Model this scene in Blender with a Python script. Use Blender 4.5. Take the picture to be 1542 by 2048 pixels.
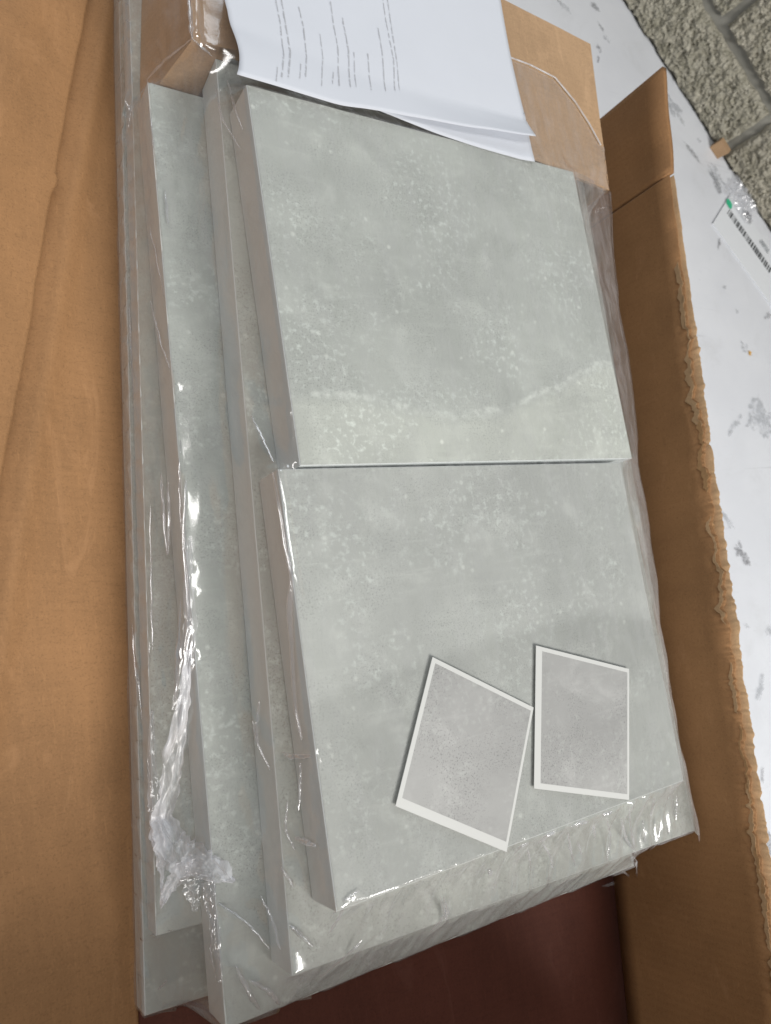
import bpy, bmesh, math, random
import numpy as np
from mathutils import Vector, Matrix, noise as mnoise

for o in list(bpy.data.objects): bpy.data.objects.remove(o)
scene = bpy.context.scene
COL = scene.collection
RND = random.Random(7)

# ------------------------------------------------------------------ camera
CAM_LOC = (-.2281, -.1109, .4461)
CAM_ROT = (.2388, -.5466, -.1795)
F_PX = 1517.9                       # focal length in photograph pixels (1542 x 2048)
cam = bpy.data.cameras.new('camera'); cam_o = bpy.data.objects.new('camera', cam); COL.objects.link(cam_o)
cam_o.location = CAM_LOC; cam_o.rotation_euler = CAM_ROT
cam.sensor_fit = 'VERTICAL'; cam.sensor_height = 36; cam.lens = F_PX/2048*36
cam.clip_start = .02; cam.clip_end = 30
cam.dof.use_dof = True; cam.dof.focus_distance = .56; cam.dof.aperture_fstop = 9
scene.camera = cam_o

# ------------------------------------------------------------------ world and lamps
w = bpy.data.worlds.new('World'); scene.world = w; w.use_nodes = True
bg = w.node_tree.nodes['Background']; bg.inputs[0].default_value = (.80, .88, 1, 1); bg.inputs[1].default_value = .13
def lamp(name, loc, target, sx, sy, power, col):
    l = bpy.data.lights.new(name, 'AREA'); l.shape = 'RECTANGLE'; l.size = sx; l.size_y = sy; l.energy = power; l.color = col
    o = bpy.data.objects.new(name, l); COL.objects.link(o); o.location = loc
    o.rotation_euler = (Vector(target)-Vector(loc)).to_track_quat('-Z', 'Y').to_euler(); return o
lamp('overhead_lamp', (.55, -2.0, 2.1), (.05, -.1, 0), 1.5, .7, 98, (1, .975, .94))
lamp('overhead_lamp', (-1.0, .30, 2.0), (0, 0, 0), .32, 1.8, 19, (1, .985, .96))  # added fill lamp for the left-facing sides and film streaks
lamp('doorway_daylight', (.3, 2.8, 1.7), (.1, .1, 0), 1.6, 1.4, 26, (.87, .94, 1))
scene.view_settings.view_transform = 'Standard'; scene.view_settings.look = 'None'
scene.view_settings.exposure = 0; scene.view_settings.gamma = 1

# ------------------------------------------------------------------ helpers
CAM_M = np.array(cam_o.rotation_euler.to_matrix()); CAM_C = np.array(CAM_LOC)
def ray(u, v): return CAM_M @ np.array([(u-771)/F_PX, -(v-1024)/F_PX, -1.0])
def onz(u, v, z):
    d = ray(u, v); return CAM_C + d*((z-CAM_C[2])/d[2])

def obj(name, verts, faces, mat=None, parent=None, smooth=False):
    me = bpy.data.meshes.new(name); me.from_pydata([tuple(map(float, v)) for v in verts], [], faces); me.update()
    return mobj(name, me, mat, parent, smooth)
def mobj(name, me, mat=None, parent=None, smooth=False):
    if mat: me.materials.append(mat)
    if smooth: me.polygons.foreach_set('use_smooth', [True]*len(me.polygons))
    o = bpy.data.objects.new(name, me); COL.objects.link(o)
    if parent: o.parent = parent
    return o
def bobj(name, bm, mat=None, parent=None, smooth=False):
    me = bpy.data.meshes.new(name); bmesh.ops.recalc_face_normals(bm, faces=bm.faces); bm.to_mesh(me); bm.free()
    return mobj(name, me, mat, parent, smooth)
def tag(o, label=None, cat=None, group=None, kind=None):
    for k, v in (('label', label), ('category', cat), ('group', group), ('kind', kind)):
        if v: o[k] = v
    return o
def empty(name, loc):
    o = bpy.data.objects.new(name, None); COL.objects.link(o); o.location = loc; o.empty_display_size = .05
    return o
def keep(o, parent):                      # parent without moving
    o.parent = parent; o.matrix_parent_inverse = Matrix.Translation(-Vector(parent.location)); return o
def grid(name, P, mat, parent=None, smooth=True, thick=0, closed=False):
    ny, nx = P.shape[:2]
    idx = np.arange(ny*nx).reshape(ny, nx)
    f = np.stack([idx[:-1, :-1], idx[:-1, 1:], idx[1:, 1:], idx[1:, :-1]], -1).reshape(-1, 4)
    o = obj(name, P.reshape(-1, 3), f.tolist(), mat, None, smooth)
    if thick:
        m = o.modifiers.new('thickness', 'SOLIDIFY'); m.thickness = thick; m.offset = -1
    if parent: keep(o, parent)
    return o
def ns(x, y, z=0.0): return mnoise.noise((x, y, z))
def lin(px, py):                          # piecewise linear function
    return lambda v: np.interp(v, px, py)

class NT:
    def __init__(s, name):
        s.m = bpy.data.materials.new(name); s.m.use_nodes = True; s.t = s.m.node_tree; s.n = s.t.nodes
        s.b = s.n['Principled BSDF']; s.out = s.n['Material Output']
        s.tc = s.n.new('ShaderNodeTexCoord').outputs['Object']
    def lk(s, a, b): s.t.links.new(a, b)
    def put(s, sock, v):
        if hasattr(v, 'is_linked') or isinstance(v, bpy.types.NodeSocket): s.lk(v, sock)
        elif isinstance(v, (tuple, list)) and len(v) == 3 and sock.type == 'RGBA': sock.default_value = (*v, 1)
        else: sock.default_value = v
    def map(s, scale=(1, 1, 1), rot=(0, 0, 0), loc=(0, 0, 0), src=None):
        n = s.n.new('ShaderNodeMapping'); s.lk(src or s.tc, n.inputs[0])
        n.inputs['Scale'].default_value = scale; n.inputs['Rotation'].default_value = rot; n.inputs['Location'].default_value = loc
        return n.outputs[0]
    def noise(s, scale, detail=4, rough=.55, vec=None, dist=0, out=0):
        n = s.n.new('ShaderNodeTexNoise'); s.lk(vec or s.tc, n.inputs['Vector'])
        n.inputs['Scale'].default_value = scale; n.inputs['Detail'].default_value = detail
        n.inputs['Roughness'].default_value = rough; n.inputs['Distortion'].default_value = dist
        return n.outputs[out]
    def vor(s, scale, vec=None, feat='F1'):
        n = s.n.new('ShaderNodeTexVoronoi'); s.lk(vec or s.tc, n.inputs['Vector']); n.feature = feat
        n.inputs['Scale'].default_value = scale; return n.outputs['Distance']
    def ramp(s, fac, *stops):
        n = s.n.new('ShaderNodeValToRGB'); s.lk(fac, n.inputs[0]); e = n.color_ramp.elements
        while len(e) < len(stops): e.new(.5)
        for el, (p, c) in zip(e, stops):
            el.position = p; el.color = (c, c, c, 1) if not isinstance(c, tuple) else (*c, 1)
        return n.outputs[0]
    def rng(s, v, a, b, c=0, d=1):
        n = s.n.new('ShaderNodeMapRange'); s.put(n.inputs[0], v)
        for i, x in enumerate((a, b, c, d)): n.inputs[i+1].default_value = x
        n.interpolation_type = 'SMOOTHSTEP'; return n.outputs[0]
    def math(s, op, a, b=0.0):
        n = s.n.new('ShaderNodeMath'); n.operation = op; s.put(n.inputs[0], a); s.put(n.inputs[1], b); return n.outputs[0]
    def mix(s, f, a, b, mode='MIX'):
        n = s.n.new('ShaderNodeMix'); n.data_type = 'RGBA'; n.blend_type = mode
        s.put(n.inputs[0], f); s.put(n.inputs[6], a); s.put(n.inputs[7], b); return n.outputs[2]
    def bump(s, h, strength=.3, dist=.001):
        n = s.n.new('ShaderNodeBump'); n.inputs['Strength'].default_value = strength; n.inputs['Distance'].default_value = dist
        s.lk(h, n.inputs['Height']); s.lk(n.outputs[0], s.b.inputs['Normal']); return n.outputs[0]
    def set(s, col=None, rough=None, spec=None):
        if col is not None: s.put(s.b.inputs['Base Color'], col)
        if rough is not None: s.put(s.b.inputs['Roughness'], rough)
        if spec is not None: s.b.inputs['Specular IOR Level'].default_value = spec
        return s.m
    def curve(s, x, pts):                 # y = f(x), x given 0..1
        n = s.n.new('ShaderNodeFloatCurve'); c = n.mapping.curves[0]
        c.points[0].location = pts[0]; c.points[1].location = pts[-1]
        for p in pts[1:-1]: c.points.new(*p)
        n.mapping.update(); s.put(n.inputs['Value'], x); return n.outputs[0]

# ------------------------------------------------------------------ materials
def concrete(name, seed, base=(.435, .455, .415), curve=None, below=(1.19, 1.185, 1.165), fleck=1.0):
    t = NT(name); v = t.map(loc=(seed*3.1, seed*1.7, 0))
    big = t.noise(7, 3, .5, v); mid = t.noise(26, 6, .62, v, .4); fine = t.noise(210, 4, .6, v); grit = t.noise(700, 3, .7, v)
    strk = t.noise(85, 6, .7, t.map((.16, 1.5, 1), loc=(seed, seed, 0)), .3)
    c = t.mix(t.rng(big, .3, .72), tuple(b*.90 for b in base), tuple(b*1.08 for b in base))
    c = t.mix(t.math('MULTIPLY', t.rng(mid, .5, .70), .42), c, tuple(min(1, b*1.34) for b in base))
    c = t.mix(t.math('MULTIPLY', t.rng(mid, .46, .25), .40), c, tuple(b*.74 for b in base))
    c = t.mix(t.math('MULTIPLY', t.rng(strk, .52, .72), .24), c, tuple(min(1, b*1.38) for b in base))
    # pale flecks gathered in patches, dark pores
    fl = t.math('MULTIPLY', t.rng(fine, .50, .68), t.rng(t.noise(15, 4, .6, t.map(loc=(seed+9, 2, 0))), .42, .62))
    c = t.mix(t.math('MULTIPLY', fl, .62*fleck), c, (.62, .66, .61))
    sp = t.rng(t.vor(95, v), .26, .06)
    sp = t.math('MULTIPLY', sp, t.rng(t.noise(34, 3, .6, v), .50, .62))
    c = t.mix(t.math('MULTIPLY', sp, .50*fleck), c, (.70, .73, .67))
    po = t.math('MULTIPLY', t.rng(grit, .47, .36), t.rng(t.noise(20, 4, .6, t.map(loc=(seed+4, 5, 0))), .38, .60))
    c = t.mix(t.math('MULTIPLY', po, .55), c, tuple(b*.45 for b in base))
    if curve:                             # a printed band: edge line and a tone change below it
        sx = t.n.new('ShaderNodeSeparateXYZ'); t.lk(t.tc, sx.inputs[0])
        wob = t.math('MULTIPLY', t.math('SUBTRACT', t.noise(26, 7, .66, v), .5), .022)
        y0 = t.math('ADD', t.math('SUBTRACT', t.curve(t.math('MULTIPLY', sx.outputs[0], 2.5), [(x*2.5, y+.5) for x, y in curve]), .5), wob)
        d = t.math('SUBTRACT', sx.outputs[1], y0)
        c = t.mix(t.rng(d, .003, -.010), c, t.mix(1.0, c, below, 'MULTIPLY'))
        line = t.math('MULTIPLY', t.rng(t.math('ABSOLUTE', d), .0046, .0002), t.rng(t.noise(16, 3, .6, v), .32, .52))
        if below[0] > 1: c = t.mix(t.math('MULTIPLY', t.math('MULTIPLY', line, t.rng(t.noise(130, 4, .7, v), .35, .6)), .75), c, (.68, .71, .65))
    t.bump(t.math('ADD', fine, grit), .10, .0004)
    return t.set(c, t.rng(mid, .3, .7, .42, .56), .4)

def plain(name, col, rough=.6, var=.12, scale=40, bump=.1, spec=.4):
    t = NT(name); n = t.noise(scale, 5, .6)
    c = t.mix(n, tuple(x*(1-var) for x in col), tuple(min(1, x*(1+var)) for x in col))
    if bump: t.bump(t.noise(scale*8, 3, .6), bump, .0006)
    return t.set(c, rough, spec)

def kraft(name, base=(.305, .162, .071), flutes=True, k=.128):
    t = NT(name)
    a = t.noise(9, 4, .6); fib = t.noise(120, 5, .65, t.map((1, .12, .12), (0, 0, k))); gr = t.noise(620, 3, .65)
    c = t.mix(t.rng(a, .3, .7), tuple(b*.88 for b in base), tuple(b*1.10 for b in base))
    c = t.mix(t.math('MULTIPLY', t.rng(fib, .4, .75), .30), c, tuple(b*1.25 for b in base))
    c = t.mix(t.math('MULTIPLY', t.rng(gr, .54, .68), .45), c, tuple(b*.6 for b in base))
    c = t.mix(t.math('MULTIPLY', t.rng(gr, .45, .33), .30), c, tuple(b*1.35 for b in base))
    c = t.mix(t.math('MULTIPLY', t.rng(t.noise(70, 3, .5, t.map((1, .25, 1))), .66, .74), .25), c, tuple(b*.62 for b in base))
    # washboard of the flutes under the liner, paper fibres, rubbed scuffs
    sx = t.n.new('ShaderNodeSeparateXYZ'); t.lk(t.map((1, 1, 1), (0, 0, k)), sx.inputs[0])
    ph = t.math('ADD', t.math('MULTIPLY', sx.outputs[1], 880.0), t.math('MULTIPLY', t.noise(14, 2), 2.5))
    fl = t.math('MULTIPLY', t.math('ADD', t.math('SINE', ph), 1.0), .5)
    c = t.mix(t.math('MULTIPLY', t.math('MULTIPLY', fl, t.rng(t.noise(5, 3, .6), .35, .65)), .13), c, tuple(b*.72 for b in base))
    hair = t.noise(430, 4, .7, t.map((1, .16, 1), (0, 0, k+.5))); hair2 = t.noise(430, 4, .7, t.map((.16, 1, 1), (0, 0, k)))
    c = t.mix(t.math('MULTIPLY', t.rng(hair, .56, .70), .30), c, tuple(b*1.45 for b in base))
    c = t.mix(t.math('MULTIPLY', t.rng(hair2, .57, .70), .32), c, tuple(b*.58 for b in base))
    scf = t.math('MULTIPLY', t.rng(t.noise(24, 6, .72, t.map((1, .35, 1), (0, 0, .4)), 1.2), .56, .70), .28)
    c = t.mix(scf, c, tuple(min(1, b*1.5+.02) for b in base))
    h = t.math('ADD', t.math('ADD', t.math('MULTIPLY', gr, .5), t.math('MULTIPLY', fl, .55)), t.noise(160, 3, .5, t.map((1, .1, .1), (0, 0, k))))
    t.bump(h, .16, .0007)
    return t.set(c, .72, .25)

M = {}
M['p1'] = concrete('concrete_laminate_upper', 1.0, curve=[(0, .052), (.06, .050), (.09, .044), (.14, .036), (.2, .047), (.26, .068), (.30, .084), (.335, .093)], fleck=1.3)
M['p2'] = concrete('concrete_laminate_lower', 5.2, base=(.445, .46, .425), curve=[(0, -.148), (.06, -.140), (.12, -.135), (.2, -.128), (.3, -.135), (.34, -.16)], below=(.84, .84, .835))
M['p3'] = concrete('concrete_laminate_wide', 9.4)
M['p4'] = concrete('concrete_laminate_base', 13.7)
M['edge'] = plain('panel_edge_laminate', (.68, .715, .70), .5, .06, 30, .03)
M['kraft'] = kraft('kraft_cardboard')
M['kraft_shade'] = kraft('kraft_cardboard_shade', (.105, .036, .024))  # carton kraft darkened and reddened; the well's shade put into the base
M['kraft_pale'] = kraft('kraft_cardboard_pale', (.42, .275, .160))
M['kraft_torn'] = kraft('torn_cardboard_liner', (.46, .30, .165))
M['core'] = kraft('cardboard_fluting', (.40, .235, .11))
M['paper'] = plain('white_paper', (.60, .625, .675), .7, .02, 30, .04, .2)
M['ink'] = plain('grey_print', (.42, .43, .45), .7, .2, 300, 0)
M['white'] = plain('sticker_white', (.55, .555, .535), .5, .02, 30, 0)
M['stk'] = concrete('sticker_grey_face', 21.0, base=(.335, .335, .325), fleck=.25)
M['green'] = plain('green_dot', (.03, .42, .22), .5, .05, 30, 0)
M['black'] = plain('black_print', (.06, .065, .07), .5, .1, 200, 0)
M['labelw'] = plain('label_paper', (.69, .715, .745), .4, .02, 40, 0)
M['mortar'] = plain('grey_mortar', (.26, .255, .225), .85, .18, 60, .5)

def table_mat():
    t = NT('white_melamine')
    a = t.noise(5, 4, .6); sc = t.noise(38, 6, .7, t.map((1, 3, 1), (0, 0, .9)), .6); f = t.noise(160, 4, .7)
    c = t.mix(t.rng(a, .3, .7), (.63, .65, .69), (.69, .71, .745))
    c = t.mix(t.math('MULTIPLY', t.rng(sc, .60, .78), .35), c, (.42, .44, .47))
    c = t.mix(t.math('MULTIPLY', t.rng(f, .68, .76), t.rng(a, .45, .6)), c, (.34, .35, .37))
    gm = t.noise(11, 7, .75, None, .5); c = t.mix(t.math('MULTIPLY', t.rng(gm, .50, .72), .30), c, (.47, .48, .49))
    for r_, sd in ((.9, 3), (-.5, 8), (2.1, 15)):
        sr = t.noise(150, 2, .5, t.map((.025, 1, 1), (0, 0, r_), (sd, sd, 0))); c = t.mix(t.math('MULTIPLY', t.math('MULTIPLY', t.rng(sr, .70, .76), t.rng(t.noise(9, 3, .5, t.map(loc=(sd, 0, 0))), .5, .62)), .45), c, (.36, .37, .39))
    t.bump(t.noise(90, 5, .6), .05, .0006)
    return t.set(c, t.rng(sc, .3, .7, .30, .5), .5)
M['table'] = table_mat()

def stain_mat(name, col, dens=.8, scale=120):
    t = NT(name)
    n = t.noise(scale, 5, .7, None, .8); tr = t.n.new('ShaderNodeBsdfTransparent'); mx = t.n.new('ShaderNodeMixShader')
    t.lk(t.math('MULTIPLY', t.rng(n, .38, .60), dens), mx.inputs[0]); t.lk(tr.outputs[0], mx.inputs[1]); t.lk(t.b.outputs[0], mx.inputs[2])
    t.lk(mx.outputs[0], t.out.inputs[0]); return t.set(col, .7, .2)
M['dirt'] = stain_mat('dark_dirt', (.17, .17, .18), .58, 260)
M['smudge'] = stain_mat('grey_smudge', (.36, .38, .40), .40, 90)
M['rust'] = stain_mat('orange_speck', (.62, .34, .05), 1, 90)

def film_mat(name, haze=.09, gloss_rough=.13, milk=(.80, .80, .81), gloss=.10, graze=.75):
    t = NT(name)
    tr = t.n.new('ShaderNodeBsdfTransparent'); tr.inputs[0].default_value = (.97, .97, .975, 1)
    df = t.n.new('ShaderNodeBsdfDiffuse'); df.inputs[0].default_value = (*milk, 1)
    tl = t.n.new('ShaderNodeBsdfTranslucent'); tl.inputs[0].default_value = (*milk, 1)
    m0 = t.n.new('ShaderNodeMixShader'); m0.inputs[0].default_value = .4; t.lk(df.outputs[0], m0.inputs[1]); t.lk(tl.outputs[0], m0.inputs[2])
    gl = t.n.new('ShaderNodeBsdfGlossy'); gl.inputs['Roughness'].default_value = gloss_rough; gl.inputs[0].default_value = (1, 1, 1, 1)
    fr = t.n.new('ShaderNodeLayerWeight'); fr.inputs[0].default_value = .5
    n = t.noise(40, 5, .65, t.map((2.2, .5, 1)), .6); n2 = t.noise(300, 3, .6, t.map((1.5, .4, 1)))
    bp = t.n.new('ShaderNodeBump'); bp.inputs['Strength'].default_value = .25; bp.inputs['Distance'].default_value = .0012
    t.lk(t.math('ADD', n, t.math('MULTIPLY', n2, .12)), bp.inputs['Height'])
    for x in (gl, fr): t.lk(bp.outputs[0], x.inputs['Normal'])
    hz = t.math('MULTIPLY', t.rng(n, .35, .75, haze*.5, haze*1.8), t.math('ADD', 1.0, t.math('MULTIPLY', t.math('POWER', fr.outputs['Facing'], 2.0), 3.2)))
    m1 = t.n.new('ShaderNodeMixShader'); t.lk(t.math('MINIMUM', hz, .92), m1.inputs[0]); t.lk(tr.outputs[0], m1.inputs[1]); t.lk(m0.outputs[0], m1.inputs[2])
    m2 = t.n.new('ShaderNodeMixShader'); t.lk(t.math('ADD', t.math('MULTIPLY', t.math('POWER', fr.outputs['Facing'], 4.5), graze), gloss), m2.inputs[0]); t.lk(m1.outputs[0], m2.inputs[1]); t.lk(gl.outputs[0], m2.inputs[2])
    t.lk(m2.outputs[0], t.out.inputs[0]); t.n.remove(t.b); return t.m
M['film'] = film_mat('clear_shrink_film')
M['side_film'] = film_mat('slack_side_film', .085, .14, (.74, .70, .70))
M['fold'] = film_mat('glint_fold', .16, .12, (.90, .91, .93), .16, .5)  # whiter and glossier than the sheet; pleat highlights put into the colour
M['milky'] = film_mat('milky_torn_film', .48, .30, (.84, .85, .88), .04, .12)
M['crumple'] = film_mat('crumpled_clear_film', .17, .16, (.84, .85, .88), .07, .4)

def brick_mat():
    t = NT('coarse_concrete_brick'); oi = t.n.new('ShaderNodeObjectInfo')
    n = t.noise(70, 5, .7); v = t.vor(210); f = t.noise(420, 4, .7)
    c = t.mix(t.rng(n, .3, .7), (.31, .295, .23), (.54, .515, .43))
    c = t.mix(t.math('MULTIPLY', t.rng(f, .45, .30), .85), c, (.07, .065, .045))
    c = t.mix(t.math('MULTIPLY', t.rng(v, .25, .08), .5), c, (.72, .69, .60))
    c = t.mix(t.math('MULTIPLY', oi.outputs['Random'], .35), c, (.40, .34, .29))
    t.bump(t.math('ADD', f, t.math('MULTIPLY', v, -.8)), .9, .004)
    return t.set(c, .9, .1)
M['brick'] = brick_mat()

# ------------------------------------------------------------------ table and brick wall behind it
ZT = -.165                                # table surface
ZF = -.150                                # carton floor surface, where the pack stands
WE = np.array([.612, -.791]); WN = np.array([.791, .612]); WB = np.array([.904, .528])   # table edge: direction, normal to the wall
def wallpt(s, h, d=0): p = WB + WE*s + WN*d; return (p[0], p[1], ZT+h)
bm = bmesh.new()
# slab: a strip 1.9 m deep along the wall
cs = [WB+WE*-1.6+WN*.010, WB+WE*1.9+WN*.010, WB+WE*1.9-WN*1.9, WB+WE*-1.6-WN*1.9]
vs = [bm.verts.new((p[0], p[1], ZT+dz)) for dz in (0, -.03) for p in cs]
bm.faces.new(vs[:4]); bm.faces.new(vs[4:][::-1])
for i in range(4): bm.faces.new((vs[i], vs[(i+1) % 4], vs[(i+1) % 4+4], vs[i+4]))
table = tag(bobj('table_top', bm, M['table']), 'scuffed white table top under the open carton', 'table', kind='structure')

def blot(u, v, r, mat, stretch=1, ang=0, n=44, seed=0, dz=.0006):
    c = onz(u, v, ZT); rr = random.Random(seed); vs = []
    for i in range(n):
        a = 2*math.pi*i/n; q = r*max(.2, .75+.75*ns(math.cos(a)*1.4, math.sin(a)*1.4, seed*3.1+.5)+.55*ns(math.cos(a)*4, math.sin(a)*4, seed*1.7+.2)+.1*rr.random()); x, y = q*math.cos(a)*stretch, q*math.sin(a)/stretch
        vs.append((c[0]+x*math.cos(ang)-y*math.sin(ang), c[1]+x*math.sin(ang)+y*math.cos(ang), ZT+dz))
    o = obj('dirt_mark', vs, [list(range(n))], mat); keep(o, table); return o
for i, (u, v, r, m, st, an) in enumerate([
        (1191, 18, .008, 'dirt', 1.2, -.9), (1200, 52, .006, 'dirt', 1.7, -1.1), (1212, 76, .007, 'smudge', 1.3, -.7), (1198, 98, .006, 'dirt', 1.4, -1.3),
        (1196, 118, .005, 'dirt', 1.8, 1.2), (1120, 5, .012, 'smudge', 1.6, -.6), (1384, 306, .010, 'dirt', 2.4, -.75), (1345, 215, .022, 'smudge', 1.5, -.8),
        (1397, 281, .005, 'smudge', 1, 0), (1430, 365, .016, 'dirt', 1.4, -1), (1437, 490, .008, 'dirt', 2.0, 1.0), (1432, 352, .02, 'smudge', 1.3, -1),
        (1489, 697, .010, 'smudge', 1.2, -.6), (1499, 708, .0045, 'rust', 1.1, .3), (1520, 838, .032, 'smudge', 1.1, .4), (1481, 1104, .017, 'dirt', 1.2, -1),
        (1534, 632, .008, 'dirt', 1.6, .6), (1448, 575, .004, 'smudge', 1.3, .2), (1473, 624, .004, 'smudge', 1, 0), (1492, 1252, .005, 'smudge', 1.2, 0),
        (1523, 1552, .007, 'dirt', 1.7, 1.1), (1535, 1690, .014, 'dirt', 1.5, 1.0), (1452, 1040, .010, 'smudge', 1.9, -.9), (1520, 1380, .012, 'smudge', 1.5, .8),
        (1536, 1265, .01, 'smudge', 1.2, .3), (1470, 850, .012, 'smudge', 1.8, .5)]):
    blot(u, v, r, M[m], st, an, seed=i, dz=.0006+.00005*i)

wall = empty('brick_wall', wallpt(0, 0)); tag(wall, 'wall of coarse pale concrete bricks with grey mortar behind the table', 'wall')
bm = bmesh.new()
vs = [bm.verts.new(wallpt(s, h, d)) for d in (.012, .09) for s, h in ((-1.6, -.25), (1.6, -.25), (1.6, .62), (-1.6, .62))]
for f in ((0, 1, 2, 3), (7, 6, 5, 4), (0, 4, 5, 1), (1, 5, 6, 2), (2, 6, 7, 3), (3, 7, 4, 0)): bm.faces.new([vs[i] for i in f])
keep(bobj('mortar', bm, M['mortar']), wall)
def brick(s0, h0, wdt, hgt, fine):
    nx, nz = (180, 56) if fine else (14, 6)
    def P(i, j):
        a, b = i/nx, j/nz
        e = min(a*wdt, (1-a)*wdt, b*hgt, (1-b)*hgt)
        s, h = s0+a*wdt, h0+b*hgt
        # uneven outline and pitted face
        s += .004*ns(h*60, s0*7, 3)*(1-min(1, e/.01)); h += .004*ns(s*50, h0*9, 5)*(1-min(1, e/.01))
        d = 0
        if fine:
            d = .0048*ns(s*105, h*105, 1)+.0036*ns(s*230, h*230, 2)+.0024*ns(s*420, h*420, 6)-.004*max(0, ns(s*160, h*160, 9)-.25)+.003*ns(s*28, h*28, 4)
        d += .008*max(0, 1-e/.006)**2
        return wallpt(s, h, .001+d)
    vs = [P(i, j) for j in range(nz+1) for i in range(nx+1)]
    fs = [(j*(nx+1)+i, j*(nx+1)+i+1, (j+1)*(nx+1)+i+1, (j+1)*(nx+1)+i) for j in range(nz) for i in range(nx)]
    # back corners close the block
    n0 = len(vs); vs += [wallpt(s0, h0, .06), wallpt(s0+wdt, h0, .06), wallpt(s0+wdt, h0+hgt, .06), wallpt(s0, h0+hgt, .06)]
    row = lambda j: [j*(nx+1)+i for i in range(nx+1)]
    colm = lambda i: [j*(nx+1)+i for j in range(nz+1)]
    fs += [row(0)[::-1]+[n0, n0+1], row(nz)+[n0+2, n0+3], colm(0)+[n0+3, n0], colm(nx)[::-1]+[n0+1, n0+2]]
    keep(obj('brick', vs, fs, M['brick'], None, False), wall)
LB, HB, JT = .282, .084, .014
for r, (h0, off) in enumerate([(-.094, .142), (.002, 0.0), (.100, .142), (.198, 0), (.296, .142)]):
    for k in range(-3, 3):
        s0 = -.003+off+k*(LB+JT)
        if s0 > .5 or s0 < -.95 or h0 < 0: continue
        brick(s0, h0, LB, HB if r else .09, (-.62 < s0 < .28 and r <= 2))

# ------------------------------------------------------------------ panels
class Rect:
    def __init__(s, x0, k, yb, yt, wid, zt, zb):
        s.k = k; n = math.hypot(1, k); s.ey = np.array([k, 1])/n; s.ex = np.array([1, -k])/n
        s.bl = np.array([x0+k*yb, yb]); s.len = (yt-yb)*n; s.wid = wid; s.zt = zt; s.zb = zb
    def local(s, X, Y): return (X-s.bl[0])*s.ex[0]+(Y-s.bl[1])*s.ex[1], (X-s.bl[0])*s.ey[0]+(Y-s.bl[1])*s.ey[1]
    def inside(s, X, Y, g=0):
        a, b = s.local(X, Y); return (a > -g) & (a < s.wid+g) & (b > -g) & (b < s.len+g)
RECTS = dict(
    upper=Rect(0, 0, .0008, .286, .335, 0, -.0358),
    lower=Rect(-.0155, .005, -.2785, -.0006, .335, -.0015, -.0358),
    wide=Rect(-.021, .049, -.318, .334, .398, -.0362, -.0698),
    base=Rect(-.0595, .034, -.347, .327, .385, -.0702, -.1038),
    slim=Rect(-.0775, .078, -.290, .470, .390, -.1042, -.1268),
    bottom=Rect(-.0805, .078, -.344, .560, .395, -.1272, -.1498))
def panel(r, mat, label, group):
    bm = bmesh.new()
    t = .0006
    def ring(ins, z):
        return [bm.verts.new((*(r.bl+r.ex*a+r.ey*b), z)) for a, b in ((ins, ins), (r.wid-ins, ins), (r.wid-ins, r.len-ins), (ins, r.len-ins))]
    top = ring(t, r.zt); bot = ring(t, r.zb)
    bm.faces.new(top); bm.faces.new(bot[::-1])
    for i in range(4): bm.faces.new((bot[i], bot[(i+1) % 4], top[(i+1) % 4], top[i]))
    o = tag(bobj('furniture_panel', bm, mat), label, 'panel', group)
    bm = bmesh.new()
    a1 = ring(.0007, r.zt-.0001); a2 = ring(0, r.zt-.0009); a3 = ring(0, r.zb+.0008); a4 = ring(.0007, r.zb+.0001)
    for p, q in ((a1, a2), (a2, a3), (a3, a4)):
        for i in range(4): bm.faces.new((q[i], q[(i+1) % 4], p[(i+1) % 4], p[i]))
    bobj('edge_band', bm, M['edge'], o)
    return o
G = 'grey panels stacked in the film'
panel(RECTS['upper'], M['p1'], 'grey concrete-look top panel next to the white printed sheet', G)
panel(RECTS['lower'], M['p2'], 'grey concrete-look top panel carrying the two square stickers', G)
panel(RECTS['wide'], M['p3'], 'long grey panel directly under the two top panels', G)
panel(RECTS['base'], M['p4'], 'long grey panel, third layer down, with its end above the carton floor', G)
panel(RECTS['slim'], M['p3'], 'grey panel strip, short of the torn film, second layer from the carton floor', G)
panel(RECTS['bottom'], M['p4'], 'lowest grey panel lying on the carton floor', G)

# ------------------------------------------------------------------ cardboard filler
FT = [(-.025, .338, -.032), (.045, .328, -.012), (.388, .279, -.004), (.408, .45, -.004), (.062, .49, -.012), (-.006, .50, -.030)]
def filler_top(X, Y):
    # height of the filler top over the plan, -1 outside
    yf = .338-.143*(X+.025); yb_ = .50-.12*(X+.006)
    xl = -.025+.117*(Y-.338); xr = .388+.117*(Y-.279)
    z = np.interp(X, [-.03, .045, .388], [-.033, -.012, -.004])
    return np.where((Y > yf) & (Y < yb_) & (X > xl) & (X < xr), z, -1)
bm = bmesh.new()
NU, NV = 40, 16
def fpt(u, v, low=False):
    x = -.025+u*.413; yf = .338-.143*(x+.025); x2 = x+v*.02; yb_ = .50-.12*(x2+.006); y = yf+(yb_-yf)*v
    zt = float(np.interp(x, [-.03, .045, .388], [-.033, -.012, -.004]))+.0012*ns(x*14, y*14, 8)
    return (x2, y, zt)
tg = [[bm.verts.new(fpt(i/NU, j/NV)) for i in range(NU+1)] for j in range(NV+1)]
for j in range(NV):
    for i in range(NU): bm.faces.new((tg[j][i], tg[j][i+1], tg[j+1][i+1], tg[j+1][i]))
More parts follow.
